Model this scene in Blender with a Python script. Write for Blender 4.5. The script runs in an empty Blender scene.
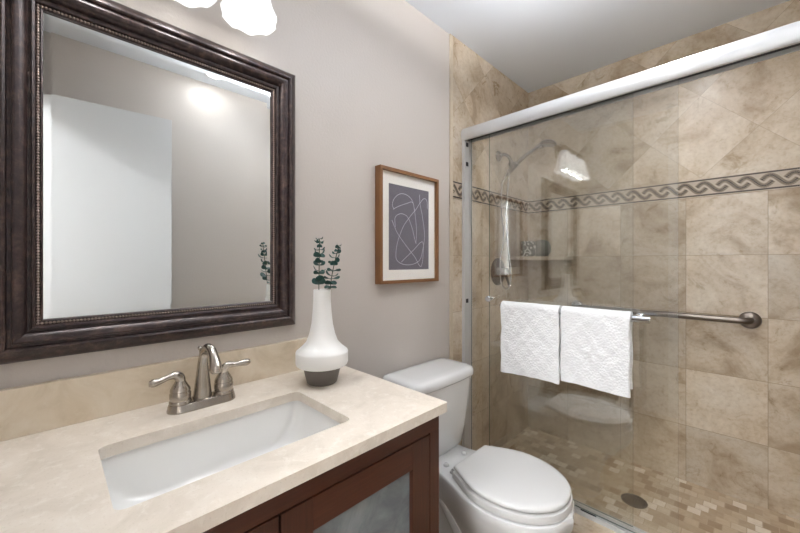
import bpy, bmesh, math, random
from mathutils import Vector, Matrix
random.seed(7)
S2 = math.sqrt(2)
sc = bpy.context.scene
C = sc.collection

# ------------------------------------------------------------------ camera, world, lights, exposure
cam_d = bpy.data.cameras.new('camera')
cam = bpy.data.objects.new('camera', cam_d); C.objects.link(cam)
cam.location = (1.11, 0.0, 1.20)
cam.rotation_euler = (math.radians(90), 0, math.radians(45))
cam_d.sensor_width = 36; cam_d.lens = 350 / 800 * 36
cam_d.shift_y = -4.5 / 800
cam_d.clip_start = 0.01
sc.camera = cam

w = bpy.data.worlds.new('world'); sc.world = w; w.use_nodes = True
w.node_tree.nodes['Background'].inputs[0].default_value = (0.9, 0.95, 1.0, 1)
w.node_tree.nodes['Background'].inputs[1].default_value = 0.5

def area(name, loc, rot, sx, sy, power, col=(1, 1, 1), shape='RECTANGLE', spread=180):
    l = bpy.data.lights.new(name, 'AREA'); l.shape = shape; l.size = sx; l.size_y = sy
    l.energy = power; l.color = col; l.spread = math.radians(spread)
    o = bpy.data.objects.new(name, l); C.objects.link(o); o.location = loc; o.rotation_euler = rot
    return o
WARM = (0.965, 0.98, 1.0)
# recessed ceiling cans (each sits in its own fitting, built further down)
area('can_lamp', (1.30, 0.74, 2.384), (0, 0, 0), 0.10, 0.10, 0.8, WARM, 'DISK')
area('can_lamp', (0.9, 1.72, 2.384), (0, 0, 0), 0.10, 0.10, 2.8, WARM, 'DISK', 150)  # extra can added out of view to brighten the shower
# fill added in the unseen hall: made-up window daylight and a ceiling lamp
area('hall_window_fill', (1.0, -1.62, 1.45), (math.radians(90), 0, math.radians(180)), 1.1, 1.3, 215, (0.92, 0.965, 1.0))
area('hall_fill_lamp', (0.95, -0.95, 2.33), (0, 0, 0), 0.36, 0.36, 26, (0.96, 0.98, 1.0), 'DISK')
SCONCE_W = 0.55
BOWL_FILL_W = 17.0  # power of the added bowl lamp
sc.view_settings.view_transform = 'Standard'
sc.view_settings.look = 'None'
sc.view_settings.exposure = 0.88
sc.view_settings.gamma = 1
sc.view_settings.use_curve_mapping = False

# ------------------------------------------------------------------ helpers
def lin(c):
    return tuple(((v / 255) / 12.92 if v / 255 <= 0.04045 else ((v / 255 + 0.055) / 1.055) ** 2.4) for v in c) + (1,)

class NT:
    def __init__(s, name):
        s.m = bpy.data.materials.new(name); s.m.use_nodes = True
        s.t = s.m.node_tree; s.p = s.t.nodes['Principled BSDF']; s.out = s.t.nodes['Material Output']
    def n(s, typ, **kw):
        nd = s.t.nodes.new(typ)
        for k, v in kw.items():
            if k.startswith('i_'):
                key = k[2:]; key = int(key) if key.isdigit() else key
                s.put(nd.inputs[key], v)
            else: setattr(nd, k, v)
        return nd
    def put(s, sock, v):
        if hasattr(v, 'is_linked') or hasattr(v, 'links'): s.t.links.new(v, sock)
        else: sock.default_value = v
    def math(s, op, a, b=None, c=None):
        nd = s.t.nodes.new('ShaderNodeMath'); nd.operation = op
        s.put(nd.inputs[0], a)
        if b is not None: s.put(nd.inputs[1], b)
        if c is not None: s.put(nd.inputs[2], c)
        return nd.outputs[0]
    def mix(s, f, a, b, mode='MIX'):
        nd = s.t.nodes.new('ShaderNodeMix'); nd.data_type = 'RGBA'; nd.blend_type = mode
        s.put(nd.inputs[0], f); s.put(nd.inputs[6], a); s.put(nd.inputs[7], b)
        return nd.outputs[2]
    def ramp(s, f, stops, interp='LINEAR'):
        nd = s.t.nodes.new('ShaderNodeValToRGB'); nd.color_ramp.interpolation = interp
        e = nd.color_ramp.elements
        while len(e) < len(stops): e.new(0.5)
        for el, (p, c) in zip(e, stops): el.position = p; el.color = c
        s.put(nd.inputs[0], f); return nd.outputs[0]
    def noise(s, scale, detail=4, rough=0.5, dist=0.0, vec=None):
        nd = s.t.nodes.new('ShaderNodeTexNoise'); nd.inputs['Scale'].default_value = scale
        nd.inputs['Detail'].default_value = detail; nd.inputs['Roughness'].default_value = rough
        nd.inputs['Distortion'].default_value = dist
        if vec is None: vec = s.pos()
        s.put(nd.inputs['Vector'], vec); return nd.outputs['Fac']
    def pos(s):
        if not hasattr(s, '_p'): s._p = s.n('ShaderNodeTexCoord').outputs['Object']
        return s._p
    def bump(s, h, strength, dist=0.002):
        nd = s.n('ShaderNodeBump', i_Strength=strength, i_Distance=dist, i_Height=h)
        s.put(s.p.inputs['Normal'], nd.outputs[0])
    def set(s, **kw):
        for k, v in kw.items(): s.put(s.p.inputs[k.replace('_', ' ')], v)

def simple(name, rgb, rough=0.5, metal=0.0, var=0.0, vs=8, bump=0, bs=200, coat=0):
    t = NT(name); c = lin(rgb)
    if var:
        f = t.noise(vs, 5)
        c2 = tuple(v * (1 - var) for v in c[:3]) + (1,)
        t.set(Base_Color=t.mix(f, c2, c))
    else: t.set(Base_Color=c)
    t.set(Roughness=rough, Metallic=metal)
    if coat: t.p.inputs['Coat Weight'].default_value = coat; t.p.inputs['Coat Roughness'].default_value = 0.06
    if bump: t.bump(t.noise(bs, 3), bump)
    return t.m

def tile_mat(name, ax, size, a0, b0, rot=False):
    t = NT(name); sep = t.n('ShaderNodeSeparateXYZ', i_0=t.pos())
    a = sep.outputs[ax]; b = sep.outputs[2]
    if rot:
        a_ = t.math('MULTIPLY', t.math('ADD', a, b), 1 / S2); b_ = t.math('MULTIPLY', t.math('SUBTRACT', b, a), 1 / S2)
        a, b = a_, b_
    A = t.math('DIVIDE', t.math('SUBTRACT', a, a0), size); B = t.math('DIVIDE', t.math('SUBTRACT', b, b0), size)
    fa = t.math('FLOOR', A); fb = t.math('FLOOR', B)
    cell = t.n('ShaderNodeCombineXYZ', i_0=fa, i_1=fb, i_2=float(ax * 17 + (7 if rot else 0)))
    wn = t.n('ShaderNodeTexWhiteNoise', i_0=cell.outputs[0])
    ra = t.math('FRACT', A); rb = t.math('FRACT', B)
    ea = t.math('MINIMUM', ra, t.math('SUBTRACT', 1.0, ra)); eb = t.math('MINIMUM', rb, t.math('SUBTRACT', 1.0, rb))
    e = t.math('MULTIPLY', t.math('MINIMUM', ea, eb), size)
    off = t.n('ShaderNodeVectorMath', operation='MULTIPLY_ADD', i_0=wn.outputs['Color'], i_1=(9, 9, 9), i_2=t.pos())
    vec = off.outputs[0]
    n1 = t.noise(3.4, 7, 0.58, 1.2, vec); n2 = t.noise(13, 9, 0.68, 0.9, vec); n3 = t.noise(60, 4, 0.6, 0.3, vec)
    col = t.ramp(n1, [(0.34, lin((168, 148, 123))), (0.45, lin((193, 176, 153))), (0.55, lin((204, 190, 170))), (0.7, lin((211, 200, 184)))])
    col = t.mix(0.7, col, t.ramp(n2, [(0.33, (0.71, 0.64, 0.55, 1)), (0.45, (0.92, 0.89, 0.85, 1)), (0.6, (1, 1, 1, 1)), (0.74, (1.14, 1.15, 1.16, 1))]), 'MULTIPLY')
    col = t.mix(0.6, col, t.ramp(n3, [(0.3, (0.8, 0.74, 0.67, 1)), (0.5, (1, 1, 1, 1)), (0.75, (1.1, 1.1, 1.1, 1))]), 'MULTIPLY')
    br = t.math('MULTIPLY_ADD', wn.outputs['Value'], 0.20, 0.84)
    brc = t.n('ShaderNodeCombineXYZ', i_0=br, i_1=br, i_2=br)
    col = t.mix(1.0, col, brc.outputs[0], 'MULTIPLY')
    g = t.math('LESS_THAN', e, 0.0011)
    col = t.mix(t.math('MULTIPLY', g, 0.45 if rot else 0.75), col, lin((136, 118, 94)))
    t.set(Base_Color=col, Roughness=t.math('MULTIPLY_ADD', n2, 0.25, 0.18))
    t.bump(t.math('MULTIPLY_ADD', g, -1.0, t.math('MULTIPLY', n2, 0.15)), 0.35, 0.001)
    return t.m

def mosaic_mat(name, size, grout=0.0016):
    t = NT(name); sep = t.n('ShaderNodeSeparateXYZ', i_0=t.pos())
    B = t.math('DIVIDE', sep.outputs[1], size); fb = t.math('FLOOR', B)
    sh = t.math('MULTIPLY', t.math('MODULO', t.math('ADD', fb, 1000.0), 2.0), 0.5)
    A = t.math('ADD', t.math('DIVIDE', sep.outputs[0], size), sh); fa = t.math('FLOOR', A)
    cell = t.n('ShaderNodeCombineXYZ', i_0=fa, i_1=fb)
    wn = t.n('ShaderNodeTexWhiteNoise', i_0=cell.outputs[0])
    ra = t.math('FRACT', A); rb = t.math('FRACT', B)
    e = t.math('MULTIPLY', t.math('MINIMUM', t.math('MINIMUM', ra, t.math('SUBTRACT', 1.0, ra)), t.math('MINIMUM', rb, t.math('SUBTRACT', 1.0, rb))), size)
    col = t.ramp(wn.outputs['Value'], [(0, lin((162, 139, 112))), (0.13, lin((180, 159, 132))), (0.36, lin((192, 173, 147))), (0.64, lin((202, 186, 163))), (0.84, lin((222, 211, 195)))], 'CONSTANT')
    n = t.noise(30, 6, 0.6, 0.5)
    col = t.mix(0.6, col, t.ramp(n, [(0.3, (0.78, 0.72, 0.65, 1)), (0.6, (1, 1, 1, 1))]), 'MULTIPLY')
    g = t.math('LESS_THAN', e, grout)
    col = t.mix(g, col, lin((178, 158, 132)))
    t.set(Base_Color=col, Roughness=0.4); t.bump(t.math('MULTIPLY', g, -1.0), 0.3, 0.001)
    return t.m

def glass_mat(name, tint, base=0.045, gain=0.9, rough=0.0):
    t = NT(name); lw = t.n('ShaderNodeLayerWeight', i_0=0.5)
    f = t.math('MULTIPLY_ADD', t.math('POWER', lw.outputs['Facing'], 5.0), gain, base)
    tr = t.n('ShaderNodeBsdfTransparent', i_0=tint); gl = t.n('ShaderNodeBsdfGlossy', i_0=(1, 1, 1, 1), i_1=rough)
    mx = t.n('ShaderNodeMixShader', i_0=f, i_1=tr.outputs[0], i_2=gl.outputs[0])
    t.t.links.new(mx.outputs[0], t.out.inputs[0]); t.t.nodes.remove(t.p)
    return t.m

M = {}
M['paint'] = simple('wall_paint', (193, 185, 178), 0.42, bump=0.35, bs=120)
M['ceil'] = simple('ceiling_paint', (228, 233, 240), 0.8, bump=0.05, bs=60)
M['white'] = simple('white_semigloss', (214, 215, 216), 0.34)
M['ceramic'] = simple('white_porcelain', (222, 222, 221), 0.12, coat=0.5)
M['seat'] = simple('white_seat_plastic', (214, 213, 211), 0.22)
M['sink'] = simple('sink_porcelain', (238, 237, 234), 0.14, coat=0.4)
M['nickel'] = simple('brushed_nickel', (184, 176, 166), 0.24, 1.0, var=0.2, vs=60)
M['steel'] = simple('satin_steel', (112, 104, 97), 0.28, 1.0)
M['chrome'] = simple('chrome', (205, 207, 210), 0.08, 1.0)
M['alu'] = simple('bright_aluminium', (200, 200, 200), 0.36, 0.3)
M['black'] = simple('black_rubber', (25, 26, 27), 0.5)
M['doorpaint'] = simple('door_white_paint', (196, 196, 196), 0.36)
M['mirror'] = simple('mirror_silver', (240, 243, 242), 0.0, 1.0)
M['glass'] = glass_mat('clear_shower_glass', (0.98, 0.985, 0.975, 1), 0.098)
M['pglass'] = glass_mat('picture_glass', (1, 1, 1, 1), 0.02, 0.5)
M['gedge'] = simple('glass_edge', (96, 112, 104), 0.1)
M['cork'] = simple('vase_gray_base', (104, 98, 92), 0.6, var=0.1, vs=50)
M['vase'] = simple('vase_white_glaze', (234, 233, 230), 0.35)
M['leaf'] = simple('eucalyptus_leaf', (42, 84, 78), 0.55, var=0.35, vs=60)
M['stem'] = simple('eucalyptus_stem', (70, 84, 62), 0.6)
M['mat'] = simple('mat_board', (236, 233, 226), 0.9)
M['print'] = simple('print_slate', (112, 108, 118), 0.9, var=0.12, vs=60)
M['ink'] = simple('print_white_line', (205, 203, 212), 0.9)
M['jar'] = simple('jar_sage_gray', (120, 122, 112), 0.5, var=0.15)
M['tbase'] = simple('border_cream_marble', (196, 180, 160), 0.4, var=0.2, vs=90)
M['tdark'] = simple('border_dark_brown', (50, 38, 29), 0.4, var=0.35, vs=160)
M['tgray'] = simple('border_taupe_marble', (126, 110, 91), 0.4, var=0.3, vs=160)
M['edge'] = simple('travertine_edge', (205, 190, 168), 0.4, var=0.25, vs=40)
M['tileB'] = tile_mat('travertine_far', 0, 0.30, 0.27, 0.035)
M['tileBd'] = tile_mat('travertine_far_diagonal', 0, 0.30, 0.014, 0.20, True)
M['tileA'] = tile_mat('travertine_side', 1, 0.30, 2.38, 0.035)
M['tileAd'] = tile_mat('travertine_side_diagonal', 1, 0.30, 0.2, 0.0415, True)
M['mosaic'] = mosaic_mat('shower_floor_mosaic', 0.05)
M['floortile'] = tile_mat('bathroom_floor_tile', 0, 0.33, 0.1, 0.0)

def wood(name, c1, c2, axis, rough=0.35, scale=6):
    t = NT(name); mp = t.n('ShaderNodeMapping', i_0=t.pos())
    s = [scale * 26] * 3; s[axis] = scale * 1.2; mp.inputs['Scale'].default_value = s
    n = t.noise(1.0, 8, 0.6, 0.8, mp.outputs[0]); n2 = t.noise(3, 3)
    col = t.mix(n, lin(c1), lin(c2)); col = t.mix(t.math('MULTIPLY', n2, 0.5), col, lin(c1))
    t.set(Base_Color=col, Roughness=rough); t.bump(n, 0.08); return t.m
M['cherryH'] = wood('cherry_wood_rail', (50, 24, 14), (98, 52, 32), 1)
M['cherryV'] = wood('cherry_wood_stile', (46, 24, 15), (90, 48, 31), 2)
M['walnutV'] = wood('walnut_frame_upright', (106, 70, 40), (152, 106, 64), 2, 0.45)
M['walnutH'] = wood('walnut_frame_rail', (96, 60, 34), (140, 94, 56), 1, 0.5)

def bronze(name):
    t = NT(name); n = t.noise(45, 8, 0.7, 0.3); n2 = t.noise(400, 2)
    col = t.ramp(n, [(0.3, lin((26, 18, 18))), (0.5, lin((52, 38, 37))), (0.72, lin((92, 72, 64)))])
    t.set(Base_Color=col, Roughness=t.math('MULTIPLY_ADD', n, 0.3, 0.24), Metallic=0.3)
    t.p.inputs['Coat Weight'].default_value = 0.2; t.p.inputs['Coat Roughness'].default_value = 0.4
    t.bump(n2, 0.1, 0.0005); return t.m
M['bronze'] = bronze('oil_rubbed_bronze')
M['bead'] = simple('bead_highlight_bronze', (176, 158, 148), 0.3, 0.5)

t = NT('quartz_counter'); n1 = t.noise(9, 8, 0.6, 1.0); n2 = t.noise(46, 6, 0.7, 0.5); n3 = t.noise(260, 2)
c = t.ramp(n1, [(0.3, lin((210, 199, 184))), (0.5, lin((222, 211, 197))), (0.7, lin((228, 218, 205)))])
c = t.mix(t.ramp(n2, [(0.52, (0, 0, 0, 1)), (0.68, (0.42, 0.42, 0.42, 1))]), c, lin((240, 234, 224)))
c = t.mix(t.ramp(n3, [(0.62, (0, 0, 0, 1)), (0.72, (0.3, 0.3, 0.3, 1))]), c, lin((186, 172, 154)))
t.set(Base_Color=c, Roughness=0.26); M['quartz'] = t.m
t = NT('backsplash_stone'); n1 = t.noise(7, 8, 0.62, 1.4); n2 = t.noise(60, 6, 0.7, 0.6)
c = t.ramp(n1, [(0.3, lin((200, 183, 156))), (0.5, lin((217, 202, 179))), (0.72, lin((226, 214, 195)))])
c = t.mix(t.ramp(n2, [(0.56, (0, 0, 0, 1)), (0.75, (0.5, 0.5, 0.5, 1))]), c, lin((226, 216, 200)))
t.set(Base_Color=c, Roughness=0.25); M['splash'] = t.m
t = NT('frosted_door_glass'); n1 = t.noise(9, 7, 0.65, 0.8); n2 = t.noise(30, 5, 0.7)
c = t.ramp(n1, [(0.3, lin((116, 124, 130))), (0.5, lin((138, 147, 152))), (0.7, lin((154, 161, 165)))])
c = t.mix(0.12, c, t.ramp(n2, [(0.4, (0.5, 0.5, 0.5, 1)), (0.6, (1, 1, 1, 1))]), 'MULTIPLY')
t.set(Base_Color=c, Roughness=0.25, Metallic=0.3); t.bump(n2, 0.15); M['frost'] = t.m
t = NT('white_quilted_terry'); vo = t.n('ShaderNodeTexVoronoi', i_0=t.pos(), i_Scale=120.0)
n1 = t.noise(500, 2); sp = t.n('ShaderNodeSeparateXYZ', i_0=t.pos())
wv = t.math('SINE', t.math('MULTIPLY', t.math('ADD', sp.outputs[2], t.math('MULTIPLY', t.math('SINE', t.math('MULTIPLY', sp.outputs[0], 40.0)), 0.006)), 300.0))
h = t.math('ADD', t.math('MULTIPLY', vo.outputs['Distance'], -0.9), t.math('MULTIPLY_ADD', wv, 0.04, t.math('MULTIPLY', n1, 0.25)))
t.set(Base_Color=lin((234, 234, 234)), Roughness=0.95); t.bump(h, 0.8, 0.0035)
t.p.inputs['Sheen Weight'].default_value = 0.15; M['towel'] = t.m
t = NT('alabaster_glass_shade')
t.set(Base_Color=(0.62, 0.62, 0.61, 1), Roughness=0.25)
t.p.inputs['Emission Color'].default_value = (0.98, 0.985, 1.0, 1); t.p.inputs['Emission Strength'].default_value = 0.42
M['shade'] = t.m
t = NT('lamp_bulb'); t.p.inputs['Emission Color'].default_value = (1, 0.95, 0.88, 1); t.p.inputs['Emission Strength'].default_value = 2.2
M['bulb'] = t.m
t = NT('patterned_soap_wrap'); vo = t.n('ShaderNodeTexVoronoi', i_0=t.pos(), i_Scale=34.0)
r = t.math('SINE', t.math('MULTIPLY', vo.outputs['Distance'], 11.0))
t.set(Base_Color=t.ramp(r, [(0.35, lin((84, 88, 86))), (0.6, lin((196, 196, 188)))]), Roughness=0.4); M['pattern'] = t.m

ORG = {}
def empty(name, loc, label, cat, group=None):
    o = bpy.data.objects.new(name, None); C.objects.link(o); o.location = loc
    o.empty_display_size = 0.05; ORG[o.name] = Vector(loc)
    o['label'] = label; o['category'] = cat
    if group: o['group'] = group
    return o
def tag(o, label, cat, group=None):
    o['label'] = label; o['category'] = cat
    if group: o['group'] = group
    return o
def obj(name, bm, mats, parent=None, smooth=None, label=None, recalc=True):
    if recalc: bmesh.ops.recalc_face_normals(bm, faces=bm.faces[:])
    me = bpy.data.meshes.new(name); 
    o = bpy.data.objects.new(name, me)
    if parent:
        org = ORG.get(parent.name, Vector((0, 0, 0)))
        bmesh.ops.translate(bm, verts=bm.verts[:], vec=-org); ORG[o.name] = org
        o.parent = parent
    bm.to_mesh(me); bm.free()
    for m in (mats if isinstance(mats, (list, tuple)) else [mats]): me.materials.append(m)
    C.objects.link(o)
    if smooth is not None:
        me.polygons.foreach_set('use_smooth', [True] * len(me.polygons))
        me.set_sharp_from_angle(angle=math.radians(smooth))
    if label: o['label'] = label
    return o
def struct(name, bm, mats, parent=None, smooth=None):
    o = obj(name, bm, mats, parent, smooth)
    if not parent: o['kind'] = 'structure'
    return o
def box(bm, lo, hi, bev=0, seg=2, mi=0):
    vs = [bm.verts.new((x, y, z)) for x in (lo[0], hi[0]) for y in (lo[1], hi[1]) for z in (lo[2], hi[2])]
    fs = [bm.faces.new([vs[i] for i in q]) for q in ((0, 1, 3, 2), (4, 6, 7, 5), (0, 4, 5, 1), (2, 3, 7, 6), (0, 2, 6, 4), (1, 5, 7, 3))]
    for f in fs: f.material_index = mi
    if bev:
        es = list({e for f in fs for e in f.edges})
        bmesh.ops.bevel(bm, geom=es, offset=bev, segments=seg, affect='EDGES', profile=0.5)
    return bm
def bx(lo, hi, bev=0, seg=2): return box(bmesh.new(), lo, hi, bev, seg)
def loft(bm, rings, cap0=True, cap1=True, closed=True, mi=0):
    R = [[bm.verts.new(p) for p in r] for r in rings]
    n = len(R[0])
    for a, b in zip(R, R[1:]):
        for i in range(n if closed else n - 1):
            j = (i + 1) % n
            f = bm.faces.new((a[i], a[j], b[j], b[i])); f.material_index = mi
    if cap0: bm.faces.new(R[0][::-1]).material_index = mi
    if cap1: bm.faces.new(R[-1]).material_index = mi
    return bm
def frame_of(d):
    d = Vector(d).normalized(); a = Vector((0, 0, 1)) if abs(d.z) < 0.9 else Vector((1, 0, 0))
    u = d.cross(a).normalized(); return u, d.cross(u).normalized()
def lathe(bm, prof, c=(0, 0, 0), axis=(0, 0, 1), seg=32, cap0=True, cap1=True):
    c = Vector(c); ax = Vector(axis).normalized(); u, v = frame_of(ax)
    rings = [[c + ax * h + (u * math.cos(2 * math.pi * i / seg) + v * math.sin(2 * math.pi * i / seg)) * max(r, 1e-4) for i in range(seg)] for r, h in prof]
    return loft(bm, rings, cap0, cap1)
def spline(pts, n=8):
    pts = [Vector(p) for p in pts]; out = []
    for i in range(len(pts) - 1):
        p0 = pts[max(i - 1, 0)]; p1 = pts[i]; p2 = pts[i + 1]; p3 = pts[min(i + 2, len(pts) - 1)]
        for k in range(n):
            s = k / n
            out.append(0.5 * ((2 * p1) + (p2 - p0) * s + (2 * p0 - 5 * p1 + 4 * p2 - p3) * s * s + (3 * p1 - p0 - 3 * p2 + p3) * s ** 3))
    out.append(pts[-1]); return out
def tube(bm, pts, rad, seg=12, n=0):
    """rad: number or list of radii (one per control point)."""
    if n:
        rr = rad if isinstance(rad, (list, tuple)) else [rad] * len(pts)
        P = spline([Vector((*p, 0)) [:3] for p in pts], n); Rr = [q.x for q in spline([(r, 0, 0) for r in rr], n)]
    else:
        P = [Vector(p) for p in pts]; Rr = rad if isinstance(rad, (list, tuple)) else [rad] * len(P)
    rings = []; u = None
    for i, p in enumerate(P):
        d = (P[min(i + 1, len(P) - 1)] - P[max(i - 1, 0)]).normalized()
        if u is None: u = frame_of(d)[0]
        u = (u - d * u.dot(d)).normalized(); v = d.cross(u)
        rings.append([p + (u * math.cos(2 * math.pi * k / seg) + v * math.sin(2 * math.pi * k / seg)) * Rr[i] for k in range(seg)])
    return loft(bm, rings)
def sphere(bm, c, r, seg=12, rings=8):
    bmesh.ops.create_uvsphere(bm, u_segments=seg, v_segments=rings, radius=r, matrix=Matrix.Translation(c)); return bm
def rrect(x0, x1, y0, y1, r, z, n=6):
    out = []
    for cx, cy, a0 in ((x1 - r, y1 - r, 0), (x0 + r, y1 - r, 90), (x0 + r, y0 + r, 180), (x1 - r, y0 + r, 270)):
        for k in range(n + 1):
            a = math.radians(a0 + 90 * k / n); out.append(Vector((cx + r * math.cos(a), cy + r * math.sin(a), z)))
    return out
def sweep_frame(bm, y0, y1, z0, z1, prof, xw=0.0, sides=(0, 1, 2, 3), closed_prof=True):
    """moulding round an opening in the plane x = xw; profile points are (distance outwards, height off the wall)."""
    cor = [(y0, z0, -1, -1), (y1, z0, 1, -1), (y1, z1, 1, 1), (y0, z1, -1, 1)]
    for k in sides:
        a = cor[k]; b = cor[(k + 1) % 4]
        ra = [Vector((xw + h, a[0] + a[2] * d, a[1] + a[3] * d)) for d, h in prof]
        rb = [Vector((xw + h, b[0] + b[2] * d, b[1] + b[3] * d)) for d, h in prof]
        loft(bm, [ra, rb], cap0=True, cap1=True, closed=closed_prof)
    return bm

# ------------------------------------------------------------------ the room shell
XW = 1.47; YF = 2.382; YN = -0.20; H = 2.39
struct('floor', bx((-0.1, YN - 0.12, -0.08), (XW + 0.1, 1.47, 0.0)), M['floortile'])
struct('ceiling', bx((-0.1, YN - 0.12, H), (XW + 0.1, YF + 0.12, H + 0.08)), M['ceil'])
wl = struct('wall_left', bx((-0.1, YN - 0.12, 0), (0, YF + 0.12, H)), M['paint'])
wf = struct('wall_far', bx((0, YF + 0.008, 0), (XW, YF + 0.12, H)), M['paint'])
wr = struct('wall_right', bx((XW, YN, 0), (XW + 0.1, YF + 0.12, H)), M['paint'])
DX0, DX1, DH = 0.722, 1.375, 2.05
b = bmesh.new()
box(b, (0, YN - 0.12, 0), (DX0, YN, H)); box(b, (DX1, YN - 0.12, 0), (XW + 0.1, YN, H)); box(b, (DX0, YN - 0.12, DH), (DX1, YN, H))
wn_ = struct('wall_near', b, M['paint'])
b = bmesh.new()
for yy in (YN, YN - 0.134):
    box(b, (DX0 - 0.06, yy, 0), (DX0, yy + 0.014, DH + 0.06)); box(b, (DX1, yy, 0), (DX1 + 0.06, yy + 0.014, DH + 0.06)); box(b, (DX0, yy, DH), (DX1, yy + 0.014, DH + 0.06))
struct('trim_1', b, M['white'])
struct('baseboard_right', bx((XW - 0.012, YN + 0.02, 0), (XW, 1.46, 0.09), 0.003), M['white'])
struct('baseboard_left', bx((0, 0.75, 0), (0.012, 1.46, 0.09), 0.003), M['white'])

# shower tiling
Z1, Z2 = 1.539, 1.628
struct('tile_field', bx((0.006, YF, 0.0), (XW - 0.006, YF + 0.008, Z1)), M['tileB'], wf)
struct('tile_diagonal', bx((0.006, YF, Z2), (XW - 0.006, YF + 0.008, H)), M['tileBd'], wf)
struct('tile_field', bx((0, 1.497, 0.0), (0.006, YF, Z1)), M['tileA'], wl)
struct('tile_diagonal', bx((0, 1.497, Z2), (0.006, YF, H)), M['tileAd'], wl)
struct('tile_field', bx((XW - 0.006, 1.497, 0.0), (XW, YF, Z1)), M['tileA'], wr)
struct('tile_diagonal', bx((XW - 0.006, 1.497, Z2), (XW, YF, H)), M['tileAd'], wr)
struct('edge_tile', bx((0, 1.471, 0), (0.009, 1.4975, H), 0.004, 3), M['edge'], wl)
struct('edge_tile', bx((XW - 0.009, 1.471, 0), (XW, 1.4975, H), 0.004, 3), M['edge'], wr)

def border(length, place, parent):
    """guilloche mosaic border; place(s, z, h) puts a point s along, z up, h proud of the wall."""
    bm = bmesh.new()
    def quad(pts, h, mi):
        f = bm.faces.new([bm.verts.new(place(s, z, h)) for s, z in pts]); f.material_index = mi
    def prism(pts, h, mi):
        lo = [bm.verts.new(place(s, z, 0)) for s, z in pts]; hi = [bm.verts.new(place(s, z, h)) for s, z in pts]
        bm.faces.new(hi).material_index = mi
        for i in range(len(pts)): bm.faces.new((lo[i], lo[(i + 1) % len(pts)], hi[(i + 1) % len(pts)], hi[i])).material_index = mi
    prism([(0, Z1), (length, Z1), (length, Z2), (0, Z2)], 0.0, 0)
    n = int(length / 0.0065)
    for zz in (Z1 + 0.002, Z2 - 0.0092):
        for i in range(n):
            s = i * 0.0065
            prism([(s + 0.0005, zz), (s + 0.0062, zz), (s + 0.0062, zz + 0.0072), (s + 0.0005, zz + 0.0072)], 0.0008, 1)
    P = 0.078; A = 0.0235; zc = (Z1 + Z2) / 2; hp = 0.060
    k = -1
    while k * P < length + 0.05:
        def cur(tt, off):
            s = k * P + tt * hp; z = zc + A * math.cos(math.pi * tt)
            ds = hp; dz = -A * math.pi * math.sin(math.pi * tt); l = math.hypot(ds, dz)
            return (s - dz / l * off, z + ds / l * off)
        N = 22
        for (o0, o1, mi, hh) in ((-0.0100, -0.0032, 2, 0.0006), (-0.0028, 0.0030, 1, 0.0009), (0.0034, 0.0100, 2, 0.0006)):
            for i in range(N):
                t0 = -0.46 + 1.92 * i / N + 0.006; t1 = -0.46 + 1.92 * (i + 1) / N - 0.006
                q = [cur(t0, o0), cur(t1, o0), cur(t1, o1), cur(t0, o1)]
                if all(0 < s < length for s, z in q): prism(q, hh, mi)
        k += 1
    return struct('mosaic_border', bm, [M['tbase'], M['tdark'], M['tgray']], parent)
border(XW - 0.012, lambda s, z, h: (0.006 + s, YF - 0.0001 - h, z), wf)
border(YF - 1.4976, lambda s, z, h: (0.0062 + h, 1.4976 + s, z), wl)
border(YF - 1.4976, lambda s, z, h: (XW - 0.0062 - h, 1.4976 + s, z), wr)

struct('floor_shower', bx((0.0, 1.66, -0.08), (XW, YF + 0.01, 0.04)), M['mosaic'])
struct('trim_2', bx((0.0, 1.475, 0), (XW, 1.665, 0.128), 0.004), M['floortile'])

# hall beyond the open doorway (behind the camera)
HY = -1.72
b = bmesh.new(); box(b, (-0.6, HY - 0.1, -0.08), (2.1, YN - 0.12, 0)); struct('floor_hall', b, wood('hall_floor_boards', (120, 92, 66), (150, 120, 90), 1))
struct('ceiling_hall', bx((-0.7, HY - 0.1, H), (2.2, YN - 0.12, H + 0.08)), M['ceil'])
struct('wall_hall_left', bx((-0.7, HY, 0), (-0.6, YN - 0.12, H)), M['paint'])
struct('wall_hall_right', bx((2.1, HY, 0), (2.2, YN - 0.12, H)), M['paint'])
b = bmesh.new(); box(b, (-0.6, YN - 0.13, 0), (-0.1, YN - 0.12, H)); box(b, (XW + 0.1, YN - 0.13, 0), (2.1, YN - 0.12, H)); struct('wall_hall_near', b, M['paint'])
b = bmesh.new(); box(b, (-0.6, HY - 0.1, 0), (0.4, HY, H)); box(b, (1.6, HY - 0.1, 0), (2.1, HY, H)); box(b, (0.4, HY - 0.1, 0), (1.6, HY, 0.75)); box(b, (0.4, HY - 0.1, 2.15), (1.6, HY, H))
struct('wall_hall_far', b, M['paint'])
b = bmesh.new(); sw = 0.04
box(b, (0.4, HY - 0.07, 0.75), (0.4 + sw, HY - 0.02, 2.15)); box(b, (1.6 - sw, HY - 0.07, 0.75), (1.6, HY - 0.02, 2.15)); box(b, (0.44, HY - 0.07, 0.75), (1.56, HY - 0.02, 0.79)); box(b, (0.44, HY - 0.07, 2.11), (1.56, HY - 0.02, 2.15)); box(b, (0.98, HY - 0.06, 0.79), (1.02, HY - 0.03, 2.11))
wi = struct('added_window_1', b, M['white'])  # window made up as the source of the hall fill light
obj('pane', bx((0.44, HY - 0.048, 0.79), (1.56, HY - 0.042, 2.11)), M['pglass'], wi)

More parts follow.
